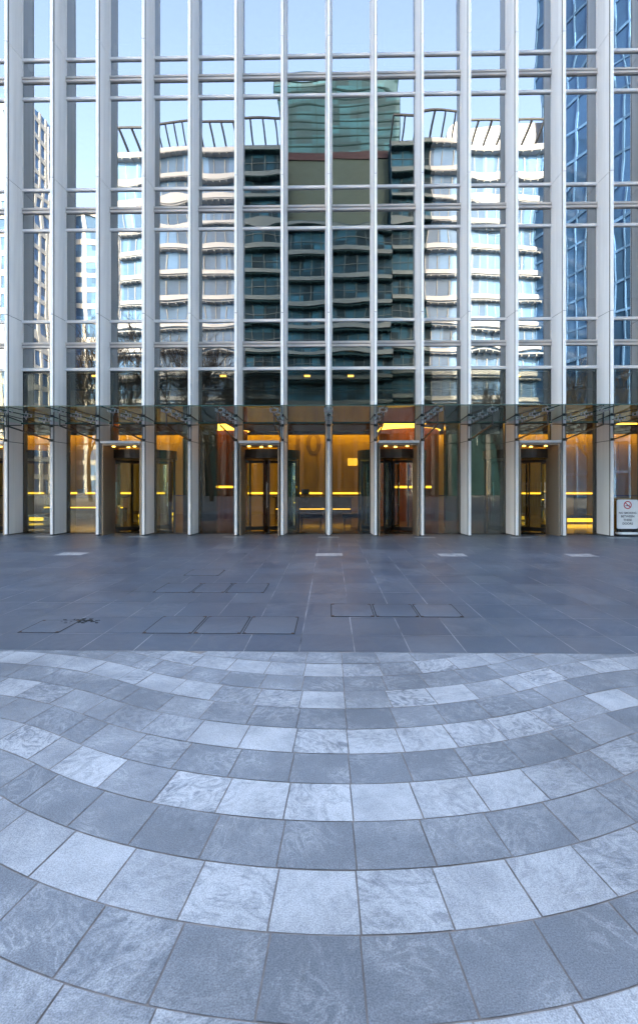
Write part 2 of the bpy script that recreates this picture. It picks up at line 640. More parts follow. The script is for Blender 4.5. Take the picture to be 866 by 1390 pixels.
# recessed access covers
covers = [  # corners x0, x1, y0 (near), y1 (far), label
    (-2.04, -1.49, 5.84, 6.60, 'rusty cornered cover beside the pale arcs, of that three the one nearest the moss patch'),
    (-1.47, -.945, 5.84, 6.60, 'recessed cover between two others, all three close to the pale arc paving'),
    (-.925, -.345, 5.84, 6.60, 'recessed cover beside the pale arcs, of that three the one farthest from the moss patch'),
    (.055, .60, 6.63, 7.33, 'recessed cover in line with the centre fin, at the end of its three'),
    (.62, 1.155, 6.63, 7.33, 'recessed cover between two others in front of the right middle door'),
    (1.175, 1.71, 6.63, 7.33, 'recessed cover farthest from the moss patch of all those in the granite'),
    (-2.67, -2.09, 8.06, 8.82, 'recessed cover of the three halfway to the doors, the one nearest the moss patch'),
    (-2.07, -1.575, 8.06, 8.82, 'recessed cover between two others, these three about halfway to the doors'),
    (-1.555, -.965, 8.06, 8.82, 'recessed cover of the three halfway to the doors, the one nearest the centre line'),
    (-3.44, -2.98, 5.84, 6.38, 'single worn paving cover with dark moss along its back edge'),
    (-2.62, -1.98, 9.58, 10.2, 'recessed cover nearest to the doors, with a faint dark outline'),
]
for (x0, x1, y0, y1, lab) in covers:
    t = empty('access_cover', ((x0 + x1) / 2, CY + (y0 + y1) / 2, 0))
    tag(t, lab, 'access cover', 'recessed covers in the dark granite apron')
    w, d = (x1 - x0) / 2, (y1 - y0) / 2
    f = MB()
    th = .011
    for (a0, a1, b0, b1) in ((-w, w, -d, -d + th), (-w, w, d - th, d), (-w, -w + th, -d + th, d - th), (w - th, w, -d + th, d - th)):
        f.box(a0, a1, b0, b1, -.004, .0035)
    f.build('rim', M['gap_dark'], t)
    me_q = [([(-w + th, -d + th, .004), (w - th, -d + th, .004), (w - th, d - th, .004), (-w + th, d - th, .004)], random.uniform(.03, .10))]
    o = slab_mesh('infill_slab', M['granite'], me_q)
    del o['kind']
    o.parent = t
    for sx_ in (-1, 1):
        for sy_ in (-1, 1):
            c = MB()
            cxx, cyy = sx_ * (w - .024), sy_ * (d - .024)
            q = random.uniform(.014, .026)
            c.prism([(cxx + q * math.cos(a), cyy + q * math.sin(a)) for a in [i * math.pi / 3 for i in range(6)]], .0042, .0065)
            c.build('lifting_corner', M['rust'], t)

# clump of moss and dirt at the back of the single cover
w = MB()
rn = random.Random(3)
c0 = on_ground(108, 843)
for i in range(95):
    a = rn.gauss(0, .12)
    px_, py_ = c0.x + a, c0.y + rn.gauss(0, .05) + a * .06
    s = rn.uniform(.005, .02)
    hh = rn.uniform(.002, .005)
    rot = rn.uniform(0, 6.28)
    pts = []
    for k in range(5):
        tt = rot + k * 1.256
        pts.append((px_ + s * math.cos(tt) * 1.4, py_ + s * math.sin(tt) * rn.uniform(.5, 1)))
    w.prism(pts, -.002, hh)
tag(w.build('moss_patch', M['weed']), 'dark ragged patch of moss and dirt at the edge of a single paving cover', 'moss')

# ---------------------------------------------------------------- the tower
tower = empty('office_tower', (0, 0, 0))
tag(tower, 'tall glass office building with slender white fins, glass canopy and revolving doors', 'building')
B = 1.5
KMIN, KMAX = -8, 8
DOOR = (-8, -5, -2, 1, 4)
Z_DBL = [6.38, 10.95, 15.39, 19.9]
TOP = 20.4

# fins: a storey of panel each, dark open joints between
fin_m = MB()
prof = [(-.055, -.70), (.055, -.70), (.108, -.015), (-.108, -.015)]
nose = [(-.040, -.80), (.040, -.80), (.044, -.702), (-.044, -.702)]
core = [(-.03, -.78), (.03, -.78), (.095, -.03), (-.095, -.03)]
lev = [0.004, 3.06, 7.2, 11.65, 16.1, TOP]
for a, b_ in zip(lev[:-1], lev[1:]):
    lo_ = .035 if a < .1 else a + .01
    fin_m.prism(prof, lo_, b_ - .01, 0)
    fin_m.prism(nose, lo_, b_ - .01, 1)
    for sx_ in (-1, 1):   # thin raised edge lines either side of the nose
        fin_m.box(sx_ * .0475 - .0055, sx_ * .0475 + .0055, -.745, -.7035, a + .01, b_ - .01, 2)
fin_m.prism(core, .003, TOP - .03, 2)
fin0 = fin_m.build('fin', [M['fin'], M['fin_nose'], M['joint']], tower, (B * KMIN, 0, 0))
for k in range(KMIN + 1, KMAX + 1):
    c = fin0.copy()
    col.objects.link(c)
    c.location = (B * k, 0, 0)


def pane(mb, x0, x1, z0, z1, y, rnd, mi=0, amp=1.):
    nx, nz = 8, max(4, int(8 * (z1 - z0) / (x1 - x0)))
    nz = min(nz, 20)
    n = len(mb.v)
    sgn = 1 if rnd.random() < .7 else -1
    a = rnd.uniform(.0006, .0021) * amp * sgn * min(1, (z1 - z0) / 1.2)
    tx, tz = rnd.gauss(0, .0014) * amp, rnd.gauss(0, .0014) * amp
    ph1, ph2, ph3 = rnd.uniform(0, 6), rnd.uniform(0, 6), rnd.uniform(0, 6)
    wv = rnd.uniform(.0001, .0003) * amp
    for j in range(nz + 1):
        for i in range(nx + 1):
            u, v = 2 * i / nx - 1, 2 * j / nz - 1
            xx, zz = x0 + (x1 - x0) * i / nx, z0 + (z1 - z0) * j / nz
            d = a * (1 - u * u) * (1 - v ** 4) + tx * (xx - x0) + tz * (zz - z0)
            d += wv * (math.sin(3.1 * xx + ph1 + 1.2 * zz) + math.sin(2.3 * zz + ph2) + .6 * math.sin(5.2 * zz + 2. * xx + ph3))
            mb.v.append((xx, y + d, zz))
    for j in range(nz):
        for i in range(nx):
            q = n + j * (nx + 1) + i
            mb.f.append((q, q + 1, q + nx + 2, q + nx + 1))
            mb.m.append(mi)
            mb.smooth.append(True)


mu = MB()
mu.box(-.07, .07, .055, .34, .004, 6.15)
mu0 = mu.build('mullion', M['mullion_green'], tower, (B * KMIN, 0, 0))
for k in range(KMIN + 1, KMAX + 1):
    c = mu0.copy()
    col.objects.link(c)
    c.location = (B * k, 0, 0)

HB = B / 2 - .102
prn = random.Random(21)
storeys = [(6.38, 7.18, 10.28, 10.95), (10.95, 11.65, 14.74, 15.39), (15.39, 16.07, 19.2, 19.9)]
for k in range(KMIN, KMAX):
    xc = B * (k + .5)
    for (z0, za, zb, z1) in storeys:
        m = MB()
        pane(m, -HB, HB, z0 + .09, za - .04, 0, prn, amp=.9)
        pane(m, -HB, HB, za + .04, zb - .04, 0, prn, amp=1.)
        pane(m, -HB, HB, zb + .04, z1 - .09, 0, prn, amp=.9)
        wdw = m.build('window', M['facade_glass'], tower, (xc, 0, 0))
        t = MB()
        for z in (za, zb):
            t.box(-HB, HB, -.07, .02, z - .042, z + .042, 0)
        t.box(-HB, HB, -.08, .02, z0 + .024, z0 + .088, 2)
        t.box(-HB, HB, -.06, .02, z0 - .02, z0 + .02, 1)
        t.box(-HB, HB, -.08, .02, z0 - .088, z0 - .024, 2)
        for s in (-1, 1):
            t.box(s * (HB - .012) - .01, s * (HB - .012) + .01, -.045, .018, z0 - .05, zb + .03, 0)
        t.build('window_frame', [M['transom'], M['transom_grey'], M['transom_mid']], wdw)
    # ground storey
    m = MB()
    pane(m, -HB, HB, 5.61, 6.28, 0, prn)
    up = m.build('window', M['facade_glass'], tower, (xc, 0, 0))
    t = MB()
    t.box(-HB, HB, -.085, .02, 5.51, 5.605)
    t.build('window_frame', M['transom'], up)
    m = MB()
    pane(m, -HB, HB, 3.10 if k in DOOR else .03, 5.505, 0, prn, amp=.6)
    m.build('lobby_window', M['lobby_glass'], tower, (xc, 0, 0))
    t = MB()
    if k not in DOOR:
        t.box(-HB, HB, -.02, .03, .003, .028)
    t.box(-HB, HB, .006, .048, 5.44, 5.50)
    t.box(-HB, -HB + .03, .004, .05, .03 if k not in DOOR else 3.10, 5.5)
    t.box(HB - .03, HB, .004, .05, .03 if k not in DOOR else 3.10, 5.5)
    t.build('lobby_window_frame', M['dark_metal'], tower, (xc, 0, 0))

# revolving doors
def make_door():
    d = empty('revolving_door', (0, 0, 0), tower)
    # portal in front of the glass between two fins
    p = MB()
    p.box(-.655, .655, -.80, -.70, 3.0, 3.075)
    p.build('portal_head', M['fin_nose'], d)
    p = MB()
    p.box(-.66, .66, -.695, .35, 2.93, 3.04)
    p.build('portal_soffit', M['portal'], d)
    for s in (-1, 1):
        p = MB()
        xa, xb = (s * .655, s * .60)
        p.prism([(min(xa, xb), -.695), (max(xa, xb), -.695), (max(xa, xb) if s > 0 else max(xa, xb), .30), (min(xa, xb), .30)], .004, 2.925)
        p.build('portal_jamb', M['portal'], d)
    for (sx_, sy_) in ((-.38, -.38), (.32, -.38), (-.02, -.02)):
        p = MB()
        p.tube([(sx_, sy_, 2.905), (sx_, sy_, 2.928)], .05, 12)
        p.build('spotlight', M['lamp_spot'], d)
    # drum
    Rd, yc = 1.17, 1.22
    dr = MB()
    fr = MB()
    for side in (0, 180):
        dr = MB()
        n = 14
        for i in range(n):
            a = R(side - 52 + 104 * i / n)
            b2 = R(side - 52 + 104 * (i + 1) / n)
            dr.face([(Rd * math.cos(a), yc + Rd * math.sin(a), .05), (Rd * math.cos(b2), yc + Rd * math.sin(b2), .05),
                     (Rd * math.cos(b2), yc + Rd * math.sin(b2), 2.55), (Rd * math.cos(a), yc + Rd * math.sin(a), 2.55)], 0, True)
        for e in (-52, 0, 52):
            a = R(side + e)
            fr.tube([(Rd * math.cos(a), yc + Rd * math.sin(a), .003), (Rd * math.cos(a), yc + Rd * math.sin(a), 2.56)], .035, 8)
        dr.build('drum_glass', M['door_glass'], d)
    n = 40
    ring = [(1.22 * math.cos(2 * math.pi * i / n), yc + 1.22 * math.sin(2 * math.pi * i / n)) for i in range(n)]
    fr.prism(ring, 2.56, 2.86)
    fr.build('drum_frame', M['dark_metal'], d)
    return d


angs = {-8: R(20), -5: R(38), -2: R(12), 1: R(70), 4: R(55)}
for k in DOOR:
    d = make_door()
    d.location = (B * (k + .5), 0, 0)
    # the wings hang straight under the door: thing > part > sub-part
    c = MB()
    yc = 1.22
    c.tube([(0, yc, .004), (0, yc, 2.555)], .04, 10)
    c.build('centre_post', M['steel'], d)
    for q in range(4):
        T = Matrix.Translation((0, yc, 0)) @ Matrix.Rotation(angs[k] + q * math.pi / 2, 4, 'Z')
        w_ = MB()
        for (a, b2) in ((.05, .10), (1.05, 1.11)):
            w_.box(a, b2, -.022, .022, .02, 2.52, 0, T)
        w_.box(.10, 1.05, -.022, .022, .02, .16, 0, T)
        w_.box(.10, 1.05, -.022, .022, 2.43, 2.52, 0, T)
        w_.face([tuple(T @ Vector(p)) for p in ((.1, 0, .16), (1.05, 0, .16), (1.05, 0, 2.43), (.1, 0, 2.43))], 1)
        w_.box(.90, .925, -.075, -.05, .85, 1.75, 2, T)
        w_.box(.90, .925, -.05, -.023, .9, .93, 2, T)
        w_.box(.90, .925, -.05, -.023, 1.67, 1.70, 2, T)
        w_.build('door_wing', [M['dark_metal'], M['door_glass'], M['steel']], d)

# glass canopy on bracket arms
canopy = empty('canopy', (0, 0, 0), tower)
CZ, CF, CR = 3.72, -4.02, -.16
gp = MB()
gp.box(-B / 2 + .006, B / 2 - .006, CF, CR, CZ, CZ + .004, 0)
gp = MB()
gp.face([(-B / 2 + .006, CF, CZ), (B / 2 - .006, CF, CZ), (B / 2 - .006, CR, CZ), (-B / 2 + .006, CR, CZ)], 0)
gp.box(-B / 2 + .006, B / 2 - .006, CF - .012, CF, CZ - .012, CZ + .012, 1)
gp.box(-B / 2 + .004, -B / 2 + .012, CF, CR, CZ - .012, CZ + .012, 1)
gp.box(B / 2 - .012, B / 2 - .004, CF, CR, CZ - .012, CZ + .012, 1)
gp.box(-B / 2 + .13, B / 2 - .13, CR, CR + .03, CZ - .03, CZ + .015, 1)
p0 = gp.build('canopy_pane', [M['canopy_glass'], M['glass_edge']], canopy, (B * (KMIN + .5), 0, 0))
for k in range(KMIN + 1, KMAX):
    c = p0.copy()
    col.objects.link(c)
    c.location = (B * (k + .5), 0, 0)
br = MB()
yf = CY + 14.64


def bar(mb, p, q, w_, h_, mi=0):
    p, q = Vector(p), Vector(q)
    d = (q - p)
    L_ = d.length
    d.normalize()
    s = Vector((1, 0, 0))
    u = s.cross(d).normalized()
    n = len(mb.v)
    for base in (p, q):
        for (a, b2) in ((-1, -1), (1, -1), (1, 1), (-1, 1)):
            mb.v.append(tuple(base + s * a * w_ / 2 + u * b2 * h_ / 2))
    for f in ((0, 3, 2, 1), (4, 5, 6, 7), (0, 1, 5, 4), (1, 2, 6, 5), (2, 3, 7, 6), (3, 0, 4, 7)):
        mb.f.append(tuple(n + i for i in f))
        mb.m.append(mi)
        mb.smooth.append(False)


bar(br, (0, -.79, 3.09), (0, yf, 3.30), .024, .04)
bar(br, (0, yf, 3.28), (0, yf, 3.64), .026, .045)
bar(br, (0, -.78, 3.56), (0, yf + .03, 3.60), .016, .02)
bar(br, (0, -.86, 3.08), (0, -.86, 3.58), .022, .03)
br.box(-.06, .06, -.83, -.79, 3.05, 3.13)
br.box(-.06, .06, -.83, -.79, 3.52, 3.60)
# tie that runs back along the fin flank to the wall
for s in (-1, 1):
    bar(br, (s * .075, -.80, 3.575), (s * .14, -.14, 3.66), .014, .03)
b0 = br.build('bracket', M['bracket'], canopy, (B * KMIN, 0, 0))
sp = MB()
for sx_ in (-1, 1):
    for sy_ in (-1, 1):
        sp.tube([(0, 0, -.06), (sx_ * .10, sy_ * .10, -.035)], .010, 6)
        sp.tube([(sx_ * .10, sy_ * .10, -.05), (sx_ * .10, sy_ * .10, -.005)], .022, 8)
sp.tube([(0, 0, -.13), (0, 0, -.04)], .02, 8)
s0 = sp.build('spider_fitting', M['steel'], canopy, (B * KMIN, CY + 14.64, CZ))
for k in range(KMIN, KMAX + 1):
    if k > KMIN:
        c = b0.copy()
        col.objects.link(c)
        c.location = (B * k, 0, 0)
    for z in (14.64, 15.6, 16.6):
        if k == KMIN and z == 14.64:
            continue
        c = s0.copy()
        col.objects.link(c)
        c.location = (B * k, CY + z, CZ)

# lobby
XL, XR, LD, LC = -19., 18., 12.0, 4.6
m = MB()
m.face([(XL, .02, .002), (XR, .02, .002), (XR, LD, .002), (XL, LD, .002)])
m.build('lobby_floor', M['lobby_floor'], tower)
m = MB()
m.box(XL, XR, LD, LD + .3, 0, LC + .1)
for i in range(1, 24):   # thin vertical joints between the wall panels
    xx = XL + i * 1.525
    m.box(xx - .012, xx + .012, LD - .012, LD - .002, .1, LC - .05, 1)
m.build('lobby_wall', [M['gold_wall'], M['desk_front']], tower)
m = MB()
m.box(XL - .3, XL - .003, 0.03, LD, 0, LC)
m.build('lobby_side_wall', M['gold_wall'], tower)
m = MB()
m.box(XR + .003, XR + .3, 0.03, LD, 0, LC)
m.build('lobby_side_wall', M['gold_wall'], tower)
m = MB()
m.box(XL, XR, 2.05, LD, LC, LC + .25)
m.box(XL, XR, 2.0, 2.04, LC - .02, 5.2, 1)
m.box(XL, XR, 2.0, 2.04, 5.205, 6.25, 2)
m.box(XL, XR, .05, 1.99, 6.2, 6.25, 2)
ceil = m.build('lobby_ceiling', [M['ceiling'], M['dark_brown'], M['dark_stone']], tower)


def on_ceiling(px, py):
    d = ray(px, py)
    t = (LC - EYE) / d.z
    return Vector((CX, CY, EYE)) + d * t


for (xa, xb, ya, yb) in ((409, 436, 551, 562), (459, 487, 556, 566), (515, 566, 562, 582), (286, 320, 566, 583),
                         (33, 56, 557, 566), (96, 128, 560, 568), (600, 622, 566, 573), (768, 800, 558, 565), (836, 866, 566, 575), (150, 182, 560, 567), (345, 372, 560, 568)):
    a = on_ceiling((xa + xb) / 2, yb)
    b2 = on_ceiling((xa + xb) / 2, ya)
    wd = (xb - xa) / 720 * (a.y - CY) / 2
    yn, yf2 = min(a.y, b2.y), min(max(a.y, b2.y), LD - .3)
    if yf2 - yn < .5:
        yn = yf2 - .8
    m = MB()
    m.box(a.x - wd, a.x + wd, yn, yf2, LC - .03, LC - .002)
    m.build('ceiling_light', M['lamp_panel'], ceil)

# luminous strip along the wall, with the ledge it hides behind
seg = [(-17.3, -16.2), (-15.0, -9.3), (-4.9, -.4), (.1, 2.1), (10.5, 15.2)]
wall_strip = []
for (xa, xb) in seg:
    m = MB()
    m.box(xa, xb, LD - .05, LD - .012, 1.13, 1.22)
    m.build('light_strip', M['lamp_strip'], tower)
m = MB()
m.box(XL, XR, LD - .22, LD - .06, 1.02, 1.075)
m.build('wall_ledge', M['desk'], tower)
for (xa, xb, yy) in ((-13.2, -12.6, 5.2), (10.2, 11.7, 5.0)):
    m = MB()
    m.box(xa - .1, xb + .1, yy, yy + 1.2, .22, .34)
    stp = m.build('lobby_step', M['desk'], tower)
    m = MB()
    m.box(xa, xb, yy + .05, yy + .12, .06, .215)
    m.build('light_strip', M['lamp_strip'], stp)
for (xa, xb, yy) in ((-6.6, -5.1, 6.0), (5.25, 8.3, 6.2)):
    m = MB()
    m.box(xa, xb, yy, yy + .4, .004, LC - .004)
    m.build('dark_partition', M['dark_stone'], tower)
# unseen glow added along the head of the gold wall to brighten it
m = MB()
m.box(XL + .2, XR - .2, LD - .55, LD - .45, LC - .06, LC - .002)
cv = m.build('hidden_wash', M['added_wash'], tower)
m = MB()
m.box(XL + .1, XR - .1, LD - .66, LD - .63, LC - .20, LC - .003)
m.build('wash_lip', M['ceiling'], cv)  # lip added to keep the wall-wash glow out of view

# red timber drums round the lift cores
def redwood(xc, yc, r):
    m = MB()
    n = 28
    m.prism([(r * math.cos(2 * math.pi * i / n), r * math.sin(2 * math.pi * i / n)) for i in range(n)], .004, 4.2)
    t = m.build('timber_core', M['redwood'], tower, (xc, yc, 0))
    q = MB()
    for i in range(n):
        a, b2 = 2 * math.pi * i / n, 2 * math.pi * (i + 1) / n
        r1, r2 = r + .02, r + .09
        q.face([(r1 * math.cos(b2), r1 * math.sin(b2), 4.22), (r1 * math.cos(a), r1 * math.sin(a), 4.22), (r2 * math.cos(a), r2 * math.sin(a), 4.22), (r2 * math.cos(b2), r2 * math.sin(b2), 4.22)])
    q.build('core_light', M['lamp_panel'], t)
    q = MB()
    for i in range(n * 5 // 8, n * 7 // 8):
        a, b2 = 2 * math.pi * i / n, 2 * math.pi * (i + 1) / n
        r1 = r + .012
        q.face([(r1 * math.cos(a), r1 * math.sin(a), 1.50), (r1 * math.cos(b2), r1 * math.sin(b2), 1.50), (r1 * math.cos(b2), r1 * math.sin(b2), 1.60), (r1 * math.cos(a), r1 * math.sin(a), 1.60)])
    q.build('core_strip', M['lamp_strip'], t)


redwood(-4.65, 7.6, .72)
redwood(3.75, 7.4, 1.4)
redwood(-9.1, 4.2, .28)

# numerals on the lobby wall
p = at_y(421, 604, LD - .01)
text_mesh('10', 1.75, 'numerals', M['numeral'], tower, Matrix.Translation((p.x - .25, LD - .02, p.z)) @ Matrix.Rotation(R(90), 4, 'X'), 'CENTER', .01)
# lit wall panels
for (xa, xb) in ((472, 485), (488, 497)):
    a, b2 = at_y(xa, 622, LD - .02), at_y(xb, 632, LD - .02)
    m = MB()
    m.box(a.x, b2.x, LD - .05, LD - .013, b2.z, a.z, 0)
    m.build('lit_panel', M['lamp_art'], tower)

# upper office floors behind the reflecting glass
for (z0, z1) in ((6.30, 10.87), (10.87, 15.31), (15.31, 19.85)):
    m = MB()
    m.box(-19.2, 18.2, .10, 7.0, z0, z0 + .12, 0)
    m.box(-19.2, 18.2, 6.9, 7.1, z0 + .12, z1 - .004, 0)
    m.box(-19.2, 18.2, .12, 6.9, z1 - .6, z1 - .56, 1)
    off = m.build('office_floor', [M['office_dark'], M['office_ceiling']], tower)
for xx, wd, z in ((-10.1, .42, 16.12), (-7.2, .3, 16.12), (-4.1, .55, 16.12), (-1.8, .5, 16.12), (2.5, .62, 16.12), (5.4, .6, 16.12), (.8, .4, 16.12)):
    m = MB()
    m.box(xx - wd, xx + wd, .5, .52, z, z + random.uniform(.6, 1.3))
    m.build('blind', M['blind'], tower)
# small lamps behind the strip above the canopy
for px_ in (129, 303, 417, 476, 702):
    p = at_y(px_, 510, 1.95)
    m = MB()
    m.box(p.x - .11, p.x + .11, 1.90, 1.995, p.z - .03, p.z + .03)
    m.build('wall_lamp', M['lamp_office'], ceil)

# the rest of the tower: flank walls, core and the storeys above the picture
m = MB()
m.box(-24, -19.31, .05, 40, 0, TOP)
m.box(18.31, 20, .05, 40, 0, TOP)
m.box(-19.3, 18.3, 12.4, 40, 0, TOP)
m.build('tower_wall', M['tower_clad'], tower)
m = MB()
m.box(-24, 20, 0, 40, TOP + .002, 150, 0)
for i in range(29):
    z = 24 + i * 4.45
    m.box(-24.05, 20.05, -.06, -.003, z, z + .35, 1)
for k in range(-15, 14):
    m.box(B * k - .1, B * k + .1, -.8, -.062, TOP + .01, 150, 1)
m.build('upper_storeys', [M['block_glass'], M['fin']], tower)

# ---------------------------------------------------------------- things in the lobby
t = empty('reception_desk', (-12.1, 8.2, 0))
tag(t, 'long dark reception desk with a warm lit front seen through the left windows', 'desk')
m = MB()
m.box(-2.1, 2.1, -.35, .35, 1.02, 1.09)
m.build('counter', M['desk'], t, bevel=.01)
m = MB()
m.box(-2.0, 2.0, -.25, .30, .004, .50)
m.build('base', M['desk'], t)
m = MB()
m.box(-2.0, 2.0, -.22, .30, .56, 1.015)
m.build('front_panel', M['desk_front'], t)
m = MB()
m.box(-1.95, 1.95, -.20, -.12, .505, .555)
m.build('light_strip', M['lamp_strip'], t)
t = empty('reception_desk', (-.6, 8.8, 0))
tag(t, 'dark reception desk behind the centre windows between the middle doors', 'desk')
m = MB()
m.box(-2.2, 1.8, -.35, .35, 1.0, 1.07)
m.build('counter', M['desk'], t, bevel=.01)
m = MB()
m.box(-2.1, 1.7, -.25, .3, .004, .42)
m.build('base', M['desk'], t)
m = MB()
m.box(-2.1, 1.7, -.20, .3, .46, .995)
m.build('front_panel', M['desk'], t)
m = MB()
m.box(-2.05, 1.65, -.19, -.12, .422, .458)
m.build('light_strip', M['lamp_strip'], t)
for (px_, py_, z, lab) in ((-12.25, 8.15, 1.09, 'black screen on the left reception desk, the farther left of the two'),
                           (-11.35, 8.15, 1.09, 'black screen on the left reception desk, next to the door'),
                           (-1.2, 8.75, 1.07, 'black screen standing on the centre reception desk')):
    t = empty('desk_monitor', (px_, py_, z))
    tag(t, lab, 'monitor', 'screens on the reception desks')
    m = MB()
    m.box(-.2, .2, -.015, .015, .08, .36)
    m.build('screen', M['blackplastic'], t, bevel=.005)
    m = MB()
    m.box(-.09, .09, -.07, .07, .002, .014)
    m.box(-.02, .02, .017, .03, .014, .2)
    m.build('stand', M['blackplastic'], t)
for (px_, py_, lab) in ((-.75, 4.6, 'low black lobby bench between the centre fin and the left middle door'), (1.05, 4.7, 'low black lobby bench between the centre fin and the right middle door')):
    t = empty('lobby_bench', (px_, py_, 0))
    tag(t, lab, 'bench', 'low black benches in the lobby')
    m = MB()
    m.box(-.5, .5, -.28, .28, .26, .44)
    m.build('seat', M['black'], t, bevel=.03)
    for sx_ in (-1, 1):
        m = MB()
        m.box(sx_ * .40 - .03, sx_ * .40 + .03, -.25, .25, .003, .257)
        m.build('leg', M['blackplastic'], t)
for (px_, py_, lab) in ((-1.95, 4.3, 'dark square kiosk on a post behind the left middle door'), (1.95, 4.3, 'dark square kiosk on a post behind the right middle door')):
    t = empty('kiosk_stand', (px_, py_, 0))
    tag(t, lab, 'kiosk', 'kiosks behind the middle doors')
    m = MB()
    m.box(-.21, .21, -.03, .03, 1.0, 1.36)
    m.build('screen', M['bracket'], t, bevel=.01)
    m = MB()
    m.box(-.05, .05, .034, .09, .02, 1.3)
    m.build('post', M['bracket'], t)
    m = MB()
    m.box(-.2, .2, -.15, .2, .003, .02)
    m.build('base', M['bracket'], t)
t = empty('display_plinth', (11.9, 7.6, 0))
tag(t, 'dark tapered plinth in front of the glowing wall strip at the right', 'plinth')
m = MB()
m.prism([(-.22, -.2), (.22, -.2), (.22, .2), (-.22, .2)], .1, 1.12)
m.build('body', M['black'], t, bevel=.02)
m = MB()
m.box(-.28, .28, -.26, .26, .003, .098)
m.build('base', M['blackplastic'], t)

# ---------------------------------------------------------------- no smoking sign
sp_ = at_y(851.5, 700, CY + 17.25)
t = empty('no_smoking_sign', (sp_.x, sp_.y, 0))
tag(t, 'white freestanding no smoking sign on a pale weighted base beside the right fin', 'sign')
hw, z0, z1 = .335, .235, 1.17
m = MB()
rc = .05
poly = []
for (cx_, cz_, a0) in ((hw - rc, z1 - rc, 0), (-hw + rc, z1 - rc, 90), (-hw + rc, z0 + rc, 180), (hw - rc, z0 + rc, 270)):
    for i in range(5):
        a = R(a0 + 22.5 * i)
        poly.append((cx_ + rc * math.cos(a), cz_ + rc * math.sin(a)))
n = len(poly)
m.v += [(px_, -.018, pz_) for px_, pz_ in poly] + [(px_, .018, pz_) for px_, pz_ in poly]
m.f.append(tuple(range(n - 1, -1, -1)))
m.f.append(tuple(range(n, 2 * n)))
m.f += [(i, (i + 1) % n, n + (i + 1) % n, n + i) for i in range(n)]
m.m += [0] * (n + 2)
m.smooth += [False] * (n + 2)
panel = m.build('panel', M['white_paint'], t)
m = MB()
rz, ri, ro = 1.0, .098, .128
for i in range(36):
    a, b2 = 2 * math.pi * i / 36, 2 * math.pi * (i + 1) / 36
    for (s, e) in (((ri, a), (ro, a)),):
        m.face([(ri * math.cos(a), -.021, rz + ri * math.sin(a)), (ro * math.cos(a), -.021, rz + ro * math.sin(a)),
                (ro * math.cos(b2), -.021, rz + ro * math.sin(b2)), (ri * math.cos(b2), -.021, rz + ri * math.sin(b2))])
c_, s_ = math.cos(R(-42)), math.sin(R(-42))
sl = [(-.1, -.014), (.1, -.014), (.1, .014), (-.1, .014)]
m.face([(a * c_ - b2 * s_, -.023, rz + a * s_ + b2 * c_) for a, b2 in sl])
m.build('prohibition_ring', M['red_paint'], panel)
m = MB()
m.box(-.075, .045, -.0205, -.019, rz - .035, rz - .012)
m.box(.05, .07, -.0205, -.019, rz - .035, rz - .012)
m.face([(.052, -.0205, rz), (.06, -.0205, rz), (.068, -.0205, rz + .045), (.058, -.0205, rz + .045)])
m.build('cigarette_mark', M['ink'], panel)
for line, zz in (('NO SMOKING', .742), ('BETWEEN', .632), ('THESE', .515), ('DOORS', .40)):
    text_mesh(line, .096 if line != 'NO SMOKING' else .088, 'lettering', M['ink'], panel, Matrix.Translation((0, -.020, zz)) @ Matrix.Rotation(R(90), 4, 'X'), 'CENTER', .001)
m = MB()
m.box(-.32, .32, .022, .05, .10, 1.1)
m.box(-.2, -.16, -.03, .05, .09, .232)
m.box(.16, .2, -.03, .05, .09, .232)
m.build('post', M['blackplastic'], t)
m = MB()
for a, b2, c1, c2 in ((.36, .22, .003, .05),):
    m.box(-a, a, -b2, b2, c1, c2)
m.build('foot', M['blackplastic'], t, bevel=.01)
m = MB()
m.prism([(-.30, -.2), (.30, -.2), (.33, -.1), (.33, .15), (-.33, .15), (-.33, -.1)], .052, .125)
m.build('weight', M['white_paint'], t, bevel=.035)

# ---------------------------------------------------------------- buildings across the plaza (seen in the glass)
def refl(px, Bd):
    """world x of a point that shows at column px when it stands Bd behind the glass plane's mirror"""
    d = ray(px, 658)
    return CX + d.x / d.y * (DG + Bd)


def refz(py, Bd, px=448):
    return EYE + (658 - py) / F * (DG + Bd)


BB = 60.0
blk = empty('curved_office_block', (0, -BB, 0))
tag(blk, 'curved office block with white floor bands and roof louvres across the plaza', 'building')


def bow(xx):
    return -2.2 * (xx / 32.) ** 2     # gently concave front, in local y


